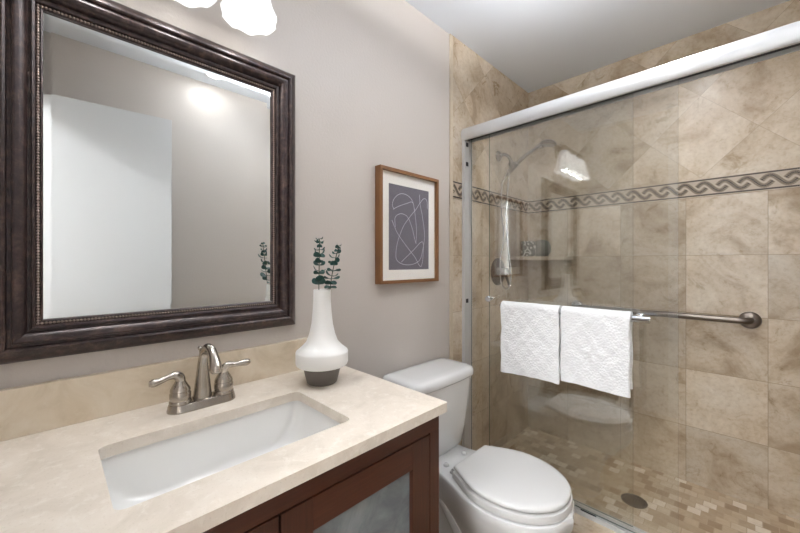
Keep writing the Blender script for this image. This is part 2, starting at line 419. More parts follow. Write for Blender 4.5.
# the room door, standing open against the right wall
hx, hy = 1.362, -0.19; fx, fy = 1.303, 0.504
dl = math.hypot(fx - hx, fy - hy); ang = math.atan2(-(fx - hx), fy - hy)
def door_pt(bm):
    bmesh.ops.rotate(bm, verts=bm.verts[:], cent=(0, 0, 0), matrix=Matrix.Rotation(ang, 3, 'Z'))
    bmesh.ops.translate(bm, verts=bm.verts[:], vec=(hx, hy, 0)); return bm
dr = struct('door_1', door_pt(bx((0, 0, 0.012), (0.035, dl, 2.03), 0.002)), M['doorpaint'])
b = bmesh.new()
for s in (0, 1):
    x0 = 0.0 if s == 0 else 0.035; d = -1 if s == 0 else 1
    lathe(b, [(0.03, 0), (0.03, 0.006), (0.012, 0.01), (0.011, 0.03), (0.024, 0.036), (0.028, 0.048), (0.024, 0.06), (0.0, 0.064)], (x0, dl - 0.06, 0.9), (d, 0, 0), 20)
obj('door_knob', door_pt(b), M['nickel'], dr, 40)

# ------------------------------------------------------------------ shower enclosure
encl = empty('shower_enclosure', (0.74, 1.61, 0.128), 'frameless sliding shower enclosure with bright aluminium header rail and clear glass', 'shower enclosure')
# header: rounded front face
pr = [(1.577, 1.856), (1.571, 1.864), (1.568, 1.880), (1.569, 1.898), (1.575, 1.912), (1.586, 1.922), (1.646, 1.922), (1.646, 1.857), (1.641, 1.857), (1.641, 1.872), (1.59, 1.872), (1.59, 1.857)]
b = loft(bmesh.new(), [[Vector((x, y, z)) for y, z in pr] for x in (0.007, XW - 0.007)])
hd = obj('header_rail', b, M['alu'], encl, 40)
obj('header_shade_strip', bx((0.01, 1.592, 1.8705), (XW - 0.01, 1.6405, 1.8715)), M['black'], encl)  # thin black sheet paints the shadow gap under the header
for x0, x1 in ((0.0065, 0.024), (XW - 0.024, XW - 0.0065)):
    b = bmesh.new(); box(b, (x0, 1.577, 0.146), (x1, 1.652, 1.857), 0.001); obj('wall_jamb', b, M['alu'], encl)
b = bmesh.new()
box(b, (0.0065, 1.588, 0.128), (XW - 0.0065, 1.655, 0.136)); box(b, (0.0065, 1.588, 0.136), (XW - 0.0065, 1.594, 0.146)); box(b, (0.0065, 1.649, 0.136), (XW - 0.0065, 1.655, 0.142)); box(b, (0.0065, 1.617, 0.136), (XW - 0.0065, 1.621, 0.142))
obj('bottom_track', b, M['alu'], encl)
for z in (1.835, 1.73, 0.99):
    obj('bumper', bx((0.0241, 1.590, z - 0.011), (0.0285, 1.608, z + 0.011), 0.001), M['black'], encl)
obj('track_guide', bx((0.60, 1.5945, 0.136), (0.66, 1.599, 0.150), 0.002), M['black'], encl)
def pane(x0, x1, y0, y1, name):
    bm = bmesh.new(); box(bm, (x0, y0, 0.15), (x1, y1, 1.885))
    bm.faces.ensure_lookup_table()
    for f in bm.faces:
        f.normal_update()
        f.material_index = 0 if abs(f.normal.y) > 0.5 else 1
    return obj(name, bm, [M['glass'], M['gedge']], encl)
po = pane(0.159, 0.927, 1.600, 1.606, 'sliding_glass_panel'); po['label'] = 'outer glass panel carrying the towel bar'
pi = pane(0.030, 0.782, 1.632, 1.638, 'sliding_glass_panel'); pi['label'] = 'inner glass panel'
BZ, BY = 0.988, 1.545
b = tube(bmesh.new(), [(0.255, BY, BZ), (0.853, BY, BZ)], 0.0122, 18)
tb = obj('towel_bar', b, M['chrome'], po, 40)
for x in (0.285, 0.812):
    b = tube(bmesh.new(), [(x, BY, BZ + 0.005), (x, 1.6, BZ + 0.005)], 0.008, 16)
    lathe(b, [(0.012, 0), (0.012, 0.006), (0.009, 0.008)], (x, 1.592, BZ + 0.005), (0, 1, 0), 20)
    lathe(b, [(0.012, 0), (0.012, 0.01), (0.010, 0.012)], (x, 1.606, BZ + 0.005), (0, 1, 0), 20)
    obj('bar_post', b, M['chrome'], po, 40)
b = lathe(bmesh.new(), [(0.006, 0), (0.006, 0.035), (0.014, 0.038), (0.015, 0.048), (0.012, 0.052)], (0.180, 1.6, 1.015), (0, -1, 0), 20)
obj('pull_knob', b, M['chrome'], po, 40)

# shower fittings on the left tile
X0 = 0.0062
sh = empty('shower_head_set', (X0, 1.967, 1.856), 'handheld shower head on wall arm with looping metal hose', 'shower head')
b = lathe(bmesh.new(), [(0.032, 0), (0.032, 0.004), (0.024, 0.012), (0.012, 0.016)], (X0, 1.967, 1.856), (1, 0, 0), 28)
obj('flange', b, M['steel'], sh, 40)
b = tube(bmesh.new(), [(X0 + 0.01, 1.967, 1.856), (0.045, 1.967, 1.858), (0.075, 1.968, 1.838), (0.092, 1.968, 1.80)], 0.0095, 14, 6)
obj('shower_arm', b, M['steel'], sh, 40)
b = lathe(bmesh.new(), [(0.014, 0), (0.017, 0.004), (0.017, 0.03), (0.013, 0.034)], (0.09, 1.968, 1.803), (0.15, 0, -1), 20)
tube(b, [(0.075, 1.968, 1.745), (0.125, 1.968, 1.79)], [0.016, 0.018], 16)
obj('holder', b, M['steel'], sh, 40)
hp_ = [(0.055, 1.968, 1.728), (0.11, 1.97, 1.778), (0.18, 1.974, 1.825), (0.245, 1.978, 1.857), (0.275, 1.98, 1.866)]
b = tube(bmesh.new(), hp_, [0.010, 0.0125, 0.0115, 0.013, 0.018], 14, 5)
obj('handle', b, M['chrome'], sh, 40)
b = lathe(bmesh.new(), [(0.012, 0.026), (0.03, 0.02), (0.044, 0.008), (0.046, 0.0), (0.042, -0.004), (0.0, -0.005)], (0.305, 1.982, 1.862), (0.15, 0, 1), 28)
obj('spray_head', b, M['steel'], sh, 40)
hose = [(0.055, 1.968, 1.728), (0.03, 1.965, 1.66), (0.035, 1.955, 1.5), (0.05, 1.95, 1.35), (0.03, 1.945, 1.2), (0.035, 1.945, 1.08), (0.05, 1.985, 1.035), (0.055, 2.03, 1.07), (0.05, 2.035, 1.16), (0.045, 2.01, 1.32), (0.05, 1.985, 1.5), (0.07, 1.975, 1.7), (0.088, 1.97, 1.775)]
obj('hose', tube(bmesh.new(), hose, 0.0058, 10, 8), M['chrome'], sh, 60)
vv = empty('shower_valve', (X0, 1.96, 1.14), 'round shower valve plate with lever handle on the left tile wall', 'shower valve')
obj('plate', lathe(bmesh.new(), [(0.085, 0), (0.084, 0.004), (0.07, 0.009), (0.03, 0.012), (0.028, 0.03)], (X0, 1.96, 1.14), (1, 0, 0), 36), M['steel'], vv, 40)
b = lathe(bmesh.new(), [(0.024, 0.03), (0.026, 0.036), (0.024, 0.06), (0.015, 0.066), (0.0, 0.067)], (X0, 1.96, 1.14), (1, 0, 0), 24)
tube(b, [(X0 + 0.05, 1.96, 1.13), (X0 + 0.058, 1.965, 1.10), (X0 + 0.07, 1.97, 1.06)], [0.009, 0.008, 0.006], 12, 4)
obj('lever_handle', b, M['steel'], vv, 40)

# corner shelf with two things on it
b = bmesh.new(); sp = [(0.0065, 2.098), (0.31, YF - 0.001), (0.0065, YF - 0.001)]
loft(b, [[Vector((x, y, z)) for x, y in sp] for z in (1.213, 1.236)])
bmesh.ops.bevel(b, geom=b.edges[:], offset=0.003, segments=2, affect='EDGES')
tag(obj('corner_shelf', b, M['tbase']), 'triangular cream stone shelf in the shower corner', 'shelf')
b = lathe(bmesh.new(), [(0.03, 0), (0.042, 0.004), (0.054, 0.022), (0.059, 0.05), (0.055, 0.078), (0.04, 0.1), (0.024, 0.108), (0.02, 0.106), (0.0, 0.104)], (0.136, 2.296, 1.2365), (0, 0, 1), 32)
tag(obj('round_jar', b, M['jar'], None, 50), 'round sage grey jar standing on the shower corner shelf', 'jar')
b = bx((-0.018, -0.046, 0), (0.018, 0.046, 0.1), 0.012, 4)
bmesh.ops.rotate(b, verts=b.verts[:], cent=(0, 0, 0), matrix=Matrix.Rotation(math.radians(-45), 3, 'Z'))
bmesh.ops.translate(b, verts=b.verts[:], vec=(0.086, 2.207, 1.2365))
tag(obj('patterned_tin', b, M['pattern'], None, 50), 'small tin with pale ring pattern in front of the round jar', 'tin')

# grab bar on the far tile
gb = empty('grab_bar', (0.78, YF, 0.92), 'long satin steel grab bar on the far shower tile behind the glass', 'grab bar')
gy = YF - 0.052
b = tube(bmesh.new(), [(1.11, YF - 0.008, 0.92), (1.11, YF - 0.03, 0.92), (1.103, gy + 0.006, 0.92), (1.08, gy, 0.92), (1.0, gy, 0.92), (0.7, gy, 0.92), (0.36, gy, 0.92), (0.337, gy + 0.006, 0.92), (0.33, YF - 0.03, 0.92), (0.33, YF - 0.008, 0.92)], 0.0155, 18, 5)
obj('bar', b, M['steel'], gb, 50)
for x in (1.11, 0.33):
    obj('flange', lathe(bmesh.new(), [(0.041 if x > 1 else 0.035, 0), (0.041 if x > 1 else 0.035, 0.004), (0.037 if x > 1 else 0.032, 0.010), (0.026, 0.013), (0.017, 0.014)], (x, YF - 0.0005, 0.92), (0, -1, 0), 32), M['steel'], gb, 40)

# floor drain
dn = empty('floor_drain', (0.712, 2.005, 0.04), 'round dark metal drain set in the shower floor', 'drain')
obj('drain_ring', lathe(bmesh.new(), [(0.055, 0), (0.055, 0.002), (0.050, 0.003), (0.048, 0.0012)], (0.712, 2.005, 0.0402), (0, 0, 1), 36), M['steel'], dn, 30)
obj('well_shade_disc', lathe(bmesh.new(), [(0.0485, 0.0), (0.0485, 0.0003)], (0.712, 2.005, 0.0401), (0, 0, 1), 36), M['black'], dn)  # flat black disc paints the shade in the hole under the grate
b = bmesh.new()
for i in range(-4, 5):
    w_ = math.sqrt(max(0, 0.047 ** 2 - (i * 0.0105) ** 2)); box(b, (0.712 + i * 0.0105 - 0.003, 2.005 - w_, 0.0405), (0.712 + i * 0.0105 + 0.003, 2.005 + w_, 0.0425))
obj('grate', b, M['steel'], dn)

# towels folded over the glass panel's bar
def towel(x0, x1, zf, zb, label, seed):
    rnd = random.Random(seed); bm = bmesh.new()
    ri, ro = 0.0124, 0.0262
    nx = 70
    def path(r):
        P = []
        nf = 60
        for i in range(nf): P.append((BY - r, zf + (BZ - zf) * i / nf, 1))
        for i in range(13):
            a = math.pi * i / 12; P.append((BY - r * math.cos(a), BZ + r * math.sin(a), 0))
        for i in range(1, 31): P.append((BY + r, BZ - (BZ - zb) * i / 30, -1))
        return P
    po_, pi_ = path(ro), path(ri)
    m = len(po_); xm = (x0 + x1) / 2; hw = (x1 - x0) / 2
    ph = [rnd.uniform(0, 6.28) for _ in range(6)]
    def disp(x, z):
        d = 0.0014 * math.sin(x * 34 + ph[0] + z * 6) * min(1, (BZ - z) / 0.1 if z < BZ else 0) + 0.0012 * math.sin(x * 110 + ph[1]) * math.sin(z * 95 + ph[2])
        q = math.hypot((x - xm) / hw, (z - (zf + BZ) / 2) / 0.16)
        d += 0.0016 * math.sin(q * 9.0 + 2.4 * abs(math.sin(2 * math.atan2(z - 0.84, x - xm))))
        return d
    def grid(P, out):
        G = []
        for j in range(nx + 1):
            s = -1 + 2 * j / nx; row = []
            for i, (y, z, side) in enumerate(P):
                mid = BY
                e = 1 - (1 - min(1, (1 - abs(s)) / 0.05)) ** 2 * 0.55       # rounded side edges
                k = 0.0
                base_r = (ro + ri) / 2
                x = xm + hw * s * (1 + 0.004 * (BZ - z) / 0.3) + 0.0015 * math.sin(z * 40 + ph[3])
                if side: 
                    ym = BY - side * base_r; yy = ym + (y - ym) * e
                    if out: yy -= side * disp(x, z) * (1 if side > 0 else 0.4)
                    zz = z - (0.0035 * math.sin(s * 2.2 + ph[4]) + 0.0005 * math.sin(s * 14)) * max(0, (BZ - z) / 0.3)
                else: yy = y; zz = z
                row.append(bm.verts.new((x, yy, zz)))
            G.append(row)
        for j in range(nx):
            for i in range(len(P) - 1): bm.faces.new((G[j][i], G[j + 1][i], G[j + 1][i + 1], G[j][i + 1]))
        return G
    A = grid(po_, True); B = grid(pi_, False)
    for j in range(nx):
        bm.faces.new((A[j][0], A[j + 1][0], B[j + 1][0], B[j][0])); bm.faces.new((A[j][-1], A[j + 1][-1], B[j + 1][-1], B[j][-1]))
    for j in (0, nx):
        for i in range(m - 1): bm.faces.new((A[j][i], A[j][i + 1], B[j][i + 1], B[j][i]))
    return tag(obj('hand_towel', bm, M['towel'], None, 60), label, 'towel', 'white towels on the shower door bar')
towel(0.2685, 0.538, 0.682, 0.72, 'white quilted towel on the bar, the one nearer the wall', 3)
towel(0.5455, 0.794, 0.699, 0.72, 'white quilted towel on the bar, the one nearer the grab bar flange', 9)

# ------------------------------------------------------------------ vanity
V0, V1 = -0.165, 0.732; VX = 0.525
van = empty('vanity_cabinet', (0.0, 0.285, 0.0), 'dark cherry wood vanity cabinet with glass panelled doors under the stone countertop', 'cabinet')
b = bmesh.new()
box(b, (0.01, V0, 0.09), (VX - 0.02, V0 + 0.018, 0.804)); box(b, (0.01, V1 - 0.018, 0.09), (VX - 0.02, V1, 0.804)); box(b, (0.01, V0 + 0.018, 0.09), (VX - 0.02, V1 - 0.018, 0.108)); box(b, (0.01, V0 + 0.018, 0.108), (0.016, V1 - 0.018, 0.804)); box(b, (0.06, V0 + 0.03, 0.0), (VX - 0.07, V1 - 0.03, 0.09))
obj('carcass', b, M['cherryV'], van)
for z0, z1 in ((0.7575, 0.804), (0.09, 0.12)): obj('face_rail', bx((VX - 0.02, V0, z0), (VX, V1, z1), 0.0008), M['cherryH'], van)
for y0, y1 in ((V0, -0.1245), (0.695, V1)): obj('face_stile', bx((VX - 0.02, y0, 0.12), (VX, y1, 0.7575), 0.0008), M['cherryV'], van)
for k, (y0, y1) in enumerate(((-0.121, 0.2835), (0.2885, 0.692))):
    d = empty('door', (VX, y0, 0.12), '', '')
    for kk in ('label', 'category'): del d[kk]
    d.parent = van; d.location = Vector((VX, y0, 0.12)) - ORG[van.name]
    sw, xa, xb = 0.064, VX - 0.018, VX + 0.001
    z0, z1 = 0.123, 0.7545
    for ya, yb in ((y0, y0 + sw), (y1 - sw, y1)): obj('door_stile', bx((xa, ya, z0), (xb, yb, z1), 0.001), M['cherryV'], d)
    for za, zb in ((z1 - sw, z1), (z0, z0 + sw)): obj('door_rail', bx((xa, y0 + sw, za), (xb - 0.0003, y1 - sw, zb), 0.001), M['cherryH'], d)
    obj('glass_panel', bx((xa + 0.003, y0 + sw - 0.004, z0 + sw - 0.004), (xa + 0.008, y1 - sw + 0.004, z1 - sw + 0.004)), M['frost'], d)
    yk = y1 - 0.03 if k == 0 else y0 + 0.03
    obj('knob', lathe(bmesh.new(), [(0.008, 0), (0.006, 0.012), (0.013, 0.018), (0.014, 0.024), (0.0, 0.029)], (xb, yk, 0.52), (1, 0, 0), 20), M['nickel'], d, 40)
obj('cabinet_backing', bx((0.1, V0 + 0.02, 0.795), (0.105, V1 - 0.02, 0.804)), M['cherryV'], van)

# countertop with an undermount sink cut-out
CT0, CT1 = 0.805, 0.83
def ring_edges(bm, pts):
    vs = [bm.verts.new(p) for p in pts]; return vs, [bm.edges.new((vs[i], vs[(i + 1) % len(vs)])) for i in range(len(vs))]
hole = rrect(0.192, 0.448, 0.067, 0.502, 0.016, CT1, 8)
outer = rrect(0.001, 0.545, YN + 0.002, 0.743, 0.004, CT1, 3)
b = bmesh.new(); v1, e1 = ring_edges(b, outer); v2, e2 = ring_edges(b, hole)
bmesh.ops.triangle_fill(b, use_beauty=True, use_dissolve=False, edges=e1 + e2)
r = bmesh.ops.extrude_face_region(b, geom=b.faces[:])
bmesh.ops.translate(b, verts=[v for v in r['geom'] if isinstance(v, bmesh.types.BMVert)], vec=(0, 0, CT0 - CT1))
ct = tag(obj('countertop', b, M['quartz']), 'cream speckled stone countertop on the cherry vanity, with a sink cut-out', 'countertop')
tag(obj('backsplash', bx((0.0005, YN + 0.002, CT1), (0.0205, 0.743, 0.934), 0.0015), M['splash']), 'low beige stone backsplash along the wall behind the faucet', 'backsplash')

snk = empty('sink', (0.32, 0.283, 0.70), 'white rectangular undermount sink set in the cream countertop', 'sink')
def sr(dx0, dx1, dy, r, z): return rrect(0.185 + dx0, 0.456 - dx1, 0.056 + dy, 0.510 - dy, r, z, 10)
inn = [sr(0, 0, 0, 0.03, 0.8045), sr(0.003, 0.003, 0.003, 0.032, 0.79), sr(0.007, 0.008, 0.010, 0.04, 0.75), sr(0.012, 0.016, 0.024, 0.052, 0.715), sr(0.022, 0.03, 0.05, 0.06, 0.695), sr(0.045, 0.055, 0.09, 0.06, 0.684), sr(0.08, 0.09, 0.15, 0.045, 0.68), sr(0.12, 0.13, 0.205, 0.006, 0.679)]
out = [sr(0.03, 0.03, 0.06, 0.06, 0.668), sr(-0.005, -0.005, 0.0, 0.05, 0.72), sr(-0.012, -0.012, -0.012, 0.04, 0.79), sr(-0.012, -0.012, -0.012, 0.04, 0.8045)]
obj('basin', loft(bmesh.new(), out + inn), M['sink'], snk, 50)
obj('drain', lathe(bmesh.new(), [(0.022, -0.001), (0.022, 0.002), (0.018, 0.0025), (0.014, 0.001), (0.0, 0.003)], (0.315, 0.283, 0.6805), (0, 0, 1), 28), M['nickel'], snk, 40)

# faucet
FX, FY = 0.104, 0.2810
fa = empty('faucet', (FX, FY, CT1), 'brushed nickel two-handle arched faucet behind the sink', 'faucet')
def stad(l, w_, z, n=10):
    out_ = []
    for sgn, a0 in ((1, 0), (-1, 180)):
        for k in range(n + 1):
            a = math.radians(a0 + 180 * k / n); out_.append(Vector((FX + w_ * math.cos(a), FY + sgn * (l - w_) + w_ * math.sin(a), z)))
    return out_
obj('base_plate', loft(bmesh.new(), [stad(0.080, 0.0290, CT1 + 0.0002), stad(0.080, 0.0290, CT1 + 0.003), stad(0.079, 0.0265, CT1 + 0.007), stad(0.0775, 0.0255, CT1 + 0.014), stad(0.076, 0.024, CT1 + 0.018), stad(0.071, 0.019, CT1 + 0.0205)]), M['nickel'], fa, 30)
zb_ = CT1 + 0.019
b = bmesh.new()
P = [(FX - 0.004, FY, zb_), (FX - 0.002, FY, zb_ + 0.025), (FX, FY, zb_ + 0.06), (FX + 0.004, FY, zb_ + 0.094), (FX + 0.014, FY, zb_ + 0.119), (FX + 0.036, FY, zb_ + 0.135), (FX + 0.066, FY, zb_ + 0.135), (FX + 0.088, FY, zb_ + 0.119), (FX + 0.101, FY, zb_ + 0.098), (FX + 0.103, FY, zb_ + 0.092)]
tube(b, P, [0.0225, 0.0195, 0.0155, 0.0125, 0.0105, 0.0098, 0.0100, 0.0110, 0.0140, 0.0140], 24, 6)
lathe(b, [(0.012, 0.0), (0.0125, 0.004), (0.009, 0.008)], (FX + 0.1035, FY, zb_ + 0.093), (0.1, 0, -1), 20)
obj('spout', b, M['nickel'], fa, 50)
b = tube(bmesh.new(), [(FX - 0.022, FY, zb_ - 0.002), (FX - 0.022, FY, zb_ + 0.12)], 0.0025, 10)
sphere(b, (FX - 0.022, FY, zb_ + 0.123), 0.0062, 14, 10); obj('lift_rod', b, M['nickel'], fa, 50)
for sg in (-1, 1):
    y = FY + sg * 0.0508
    b = lathe(bmesh.new(), [(0.0245, 0), (0.0245, 0.005), (0.0225, 0.008), (0.0235, 0.014), (0.0235, 0.024), (0.020, 0.030), (0.0225, 0.0305), (0.0215, 0.036), (0.016, 0.046), (0.0115, 0.054), (0.010, 0.06)], (FX, y, zb_), (0, 0, 1), 28)
    hub = obj('handle_hub', b, M['nickel'], fa, 40)
    dy = sg
    b = tube(bmesh.new(), [(FX, y - dy * 0.001, zb_ + 0.052), (FX + 0.001, y + dy * 0.002, zb_ + 0.064), (FX + 0.003, y + dy * 0.012, zb_ + 0.071), (FX + 0.005, y + dy * 0.026, zb_ + 0.070), (FX + 0.007, y + dy * 0.042, zb_ + 0.067 + (0.003 if sg > 0 else -0.001)), (FX + 0.009, y + dy * 0.057, zb_ + 0.065 + (0.006 if sg > 0 else -0.001)), (FX + 0.009, y + dy * 0.066, zb_ + 0.065 + (0.007 if sg > 0 else -0.001))], [0.0108, 0.0115, 0.0098, 0.0068, 0.0074, 0.0094, 0.0062], 16, 5)
    obj('lever', b, M['nickel'], fa, 50)

# vase and its two sprigs
VC = (0.176, 0.594, CT1)
vs = empty('vase', VC, 'white ceramic vase with a long neck and grey foot on the countertop', 'vase')
obj('foot', lathe(bmesh.new(), [(0.0425, 0.0003), (0.0455, 0.003), (0.0525, 0.030), (0.0570, 0.0525)], VC, (0, 0, 1), 48), M['cork'], vs, 40, 'unglazed grey foot')
obj('body', lathe(bmesh.new(), [(0.0570, 0.0525), (0.0725, 0.054), (0.077, 0.0575), (0.0793, 0.0635), (0.0793, 0.094), (0.0775, 0.0985), (0.062, 0.111), (0.048, 0.126), (0.039, 0.15), (0.0325, 0.18), (0.0288, 0.215), (0.0264, 0.25), (0.0260, 0.2835), (0.0250, 0.2855), (0.0232, 0.284), (0.0235, 0.20), (0.03, 0.16)], VC, (0, 0, 1), 56, True, True), M['vase'], vs, 40)
def sprig(base, mid, top, n, label, seed):
    rnd = random.Random(seed); P = spline([base, mid, top], 14)
    root = empty('eucalyptus_sprig', base, label, 'sprig', 'eucalyptus sprigs in the vase')
    obj('stem', tube(bmesh.new(), P, 0.0014, 6), M['stem'], root, 60)
    bm = bmesh.new()
    nl = n
    for i in range(nl):
        f = 0.36 + 0.64 * i / (nl - 1); p = P[min(len(P) - 1, int(f * (len(P) - 1)))]
        a0 = i * 2.4 + rnd.uniform(-.4, .4)
        for k in range(2):
            a = a0 + k * math.pi; r = (0.0132 - 0.0080 * max(0, (f - 0.62) / 0.38)) * rnd.uniform(0.8, 1.15)
            d = Vector((math.cos(a), math.sin(a), 0.45 + rnd.uniform(-0.3, 0.6))).normalized()
            sdir = d.cross(Vector((0, 0, 1))).normalized(); nrm = sdir.cross(d)
            c = p + d * (r * 1.05)
            N = 14; top_ = []; bot_ = []
            for q in range(N):
                th = 2 * math.pi * q / N; rad = r * (1 + 0.10 * math.cos(th))
                pt = c + d * rad * math.cos(th) + sdir * rad * 0.92 * math.sin(th) + nrm * (0.0025 * math.cos(2 * th))
                top_.append(bm.verts.new(pt + nrm * 0.0003)); bot_.append(bm.verts.new(pt - nrm * 0.0003))
            ct_ = bm.verts.new(c - nrm * 0.001); cb_ = bm.verts.new(c - nrm * 0.0016)
            for q in range(N):
                w2 = (q + 1) % N
                bm.faces.new((top_[q], top_[w2], ct_)); bm.faces.new((bot_[w2], bot_[q], cb_)); bm.faces.new((top_[q], bot_[q], bot_[w2], top_[w2]))
    obj('leaves', bm, M['leaf'], root, 60)
sprig((0.178, 0.580, 1.03), (0.194, 0.572, 1.17), (0.206, 0.566, 1.268), 13, 'taller eucalyptus sprig in the white vase, nearer the mirror', 5)
sprig((0.182, 0.608, 1.03), (0.194, 0.617, 1.155), (0.197, 0.641, 1.250), 12, 'shorter leaning eucalyptus sprig in the white vase, nearer the picture', 8)

# ------------------------------------------------------------------ mirror
MY0, MY1, MZ0, MZ1 = -0.011, 0.507, 1.0735, 1.7515
mi_ = empty('wall_mirror', (0, 0.245, 0.99), 'large wall mirror in a wide dark bronze moulded frame', 'mirror')
prof = [(0.0, 0.006), (0.0, 0.0145), (0.003, 0.0165), (0.0045, 0.0135), (0.0105, 0.0135), (0.012, 0.020), (0.0165, 0.022), (0.0185, 0.0165), (0.0235, 0.0165), (0.0260, 0.0225), (0.0300, 0.0290), (0.0355, 0.0330), (0.0410, 0.0340), (0.0450, 0.0325), (0.0465, 0.0255), (0.0525, 0.0250), (0.0545, 0.0300), (0.0585, 0.0325), (0.0640, 0.0320), (0.0720, 0.0270), (0.0800, 0.0190), (0.0855, 0.0120), (0.0870, 0.0090), (0.0870, 0.0005), (0.01, 0.0005)]
fr = obj('frame', sweep_frame(bmesh.new(), MY0, MY1, MZ0, MZ1, prof), M['bronze'], mi_, 28)
b = bmesh.new()
def bead(y, z):
    bmesh.ops.create_uvsphere(b, u_segments=6, v_segments=5, radius=0.0029, matrix=Matrix.Translation((0.0142, y, z)))
dd = 0.0075; pitch = 0.0063
for z in (MZ0 - dd, MZ1 + dd):
    n = int((MY1 - MY0 + 2 * dd) / pitch)
    for i in range(n + 1): bead(MY0 - dd + (MY1 - MY0 + 2 * dd) * i / n, z)
for y in (MY0 - dd, MY1 + dd):
    n = int((MZ1 - MZ0 + 2 * dd) / pitch)
    for i in range(1, n): bead(y, MZ0 - dd + (MZ1 - MZ0 + 2 * dd) * i / n)
obj('beading', b, M['bead'], fr, 60, recalc=False)
b = bmesh.new(); e = 0.001; bw = 0.013
ro_ = [(MY0 - 0.002, MZ0 - 0.002), (MY1 + 0.002, MZ0 - 0.002), (MY1 + 0.002, MZ1 + 0.002), (MY0 - 0.002, MZ1 + 0.002)]
ri_ = [(MY0 + bw, MZ0 + bw), (MY1 - bw, MZ0 + bw), (MY1 - bw, MZ1 - bw), (MY0 + bw, MZ1 - bw)]
loft(b, [[Vector((0.007, y, z)) for y, z in ro_], [Vector((0.0098, y, z)) for y, z in ro_], [Vector((0.0106, y, z)) for y, z in ri_]])
obj('mirror_glass', b, M['mirror'], mi_)

# ------------------------------------------------------------------ picture
PY0, PY1, PZ0, PZ1 = 0.962, 1.344, 1.1075, 1.602
pc = empty('framed_picture', (0, 1.153, PZ0), 'walnut framed abstract line print with white mat on the wall above the toilet', 'picture')
fw = 0.0135
prof = [(0.0, 0.0), (0.0, 0.034), (fw, 0.034), (fw, 0.0)]
obj('frame', sweep_frame(bmesh.new(), PY0 + fw, PY1 - fw, PZ0 + fw, PZ1 - fw, prof, 0.0005), M['walnutV'], pc)
obj('mat', bx((0.002, PY0 + fw, PZ0 + fw), (0.018, PY1 - fw, PZ1 - fw)), M['mat'], pc)
AY0, AY1, AZ0, AZ1 = 1.024, 1.286, 1.166, 1.538
pt_ = obj('print', bx((0.018, AY0, AZ0), (0.0184, AY1, AZ1)), M['print'], pc)
lines = [
 [(85,180),(77,160),(85,130),(110,108),(140,112),(165,135),(175,165),(180,185),(205,150),(225,130),(240,140),(243,178)],
 [(80,180),(105,165),(140,152),(165,145),(175,165),(183,220),(188,280),(185,335)],
 [(203,112),(205,150),(215,200),(225,260),(228,310),(220,360),(205,410),(170,432),(130,435),(100,420),(92,390),(100,330),(125,260),(155,215),(180,185)],
 [(75,230),(90,270),(105,300),(140,350),(180,400),(208,442),(220,400),(218,328),(170,370),(115,425)],
 [(90,262),(88,222),(100,205),(120,200),(145,215),(165,260),(180,320),(187,338)]]
b = bmesh.new()
for L in lines:
    pts = []
    for x, y in L:
        f = (x - 62) / 188; t0 = 58 + 40 * f; b0 = 462 - 10 * f; g = (y - t0) / (b0 - t0)
        pts.append((0.0184, AY0 + (AY1 - AY0) * min(.98, max(.02, f)), AZ1 - (AZ1 - AZ0) * min(.98, max(.02, g))))
    P = spline(pts, 8)
    Vt = []
    for i, p in enumerate(P):
        d = (P[min(i + 1, len(P) - 1)] - P[max(i - 1, 0)]); d.x = 0
        if d.length < 1e-6: d = Vector((0, 1, 0))
        d.normalize(); nn = Vector((0, -d.z, d.y)) * 0.0011
        Vt.append((b.verts.new(p + nn + Vector((0.0003, 0, 0))), b.verts.new(p - nn + Vector((0.0003, 0, 0)))))
    for q in range(len(Vt) - 1): b.faces.new((Vt[q][0], Vt[q][1], Vt[q + 1][1], Vt[q + 1][0]))
obj('drawn_lines', b, M['ink'], pt_)
obj('glazing', bx((0.0215, PY0 + fw, PZ0 + fw), (0.0230, PY1 - fw, PZ1 - fw)), M['pglass'], pc)

# ------------------------------------------------------------------ vanity light
sn = empty('vanity_light', (0, 0.24, 2.04), 'three-shade vanity wall light with pale glass bell shades above the mirror', 'wall light')
SX = 0.095
obj('wall_plate', bx((0.0, 0.14, 2.028), (0.018, 0.34, 2.143), 0.006, 3), M['bronze'], sn)
b = tube(bmesh.new(), [(SX, 0.035, 2.098), (SX, 0.445, 2.098)], 0.009, 14)
sphere(b, (SX, 0.028, 2.098), 0.013, 14, 10); sphere(b, (SX, 0.452, 2.098), 0.013, 14, 10)
for y in (0.19, 0.29): tube(b, [(0.016, y, 2.088), (SX, y, 2.098)], 0.007, 12)
obj('crossbar', b, M['bronze'], sn, 50)
def shade(yc):
    seg = 48; prof_ = [(0.022, 2.061), (0.034, 2.048), (0.044, 2.023), (0.050, 1.993), (0.055, 1.958), (0.063, 1.923), (0.074, 1.897)]
    def ring(r, z, fl):
        o_ = []
        for i in range(seg):
            a = 2 * math.pi * i / seg; k = 1 + fl * 0.06 * math.cos(8 * a); zz = z + fl * 0.006 * math.cos(8 * a)
            o_.append(Vector((SX + r * k * math.cos(a), yc + r * k * math.sin(a), zz)))
        return o_
    R = [ring(r, z, (2.061 - z) / 0.166) for r, z in prof_]
    R2 = [ring(r - 0.003, z, (2.061 - z) / 0.166) for r, z in prof_][::-1]
    bm = loft(bmesh.new(), R + R2 + [R[0]], False, False)
    bmesh.ops.remove_doubles(bm, verts=bm.verts[:], dist=1e-6)
    return bm
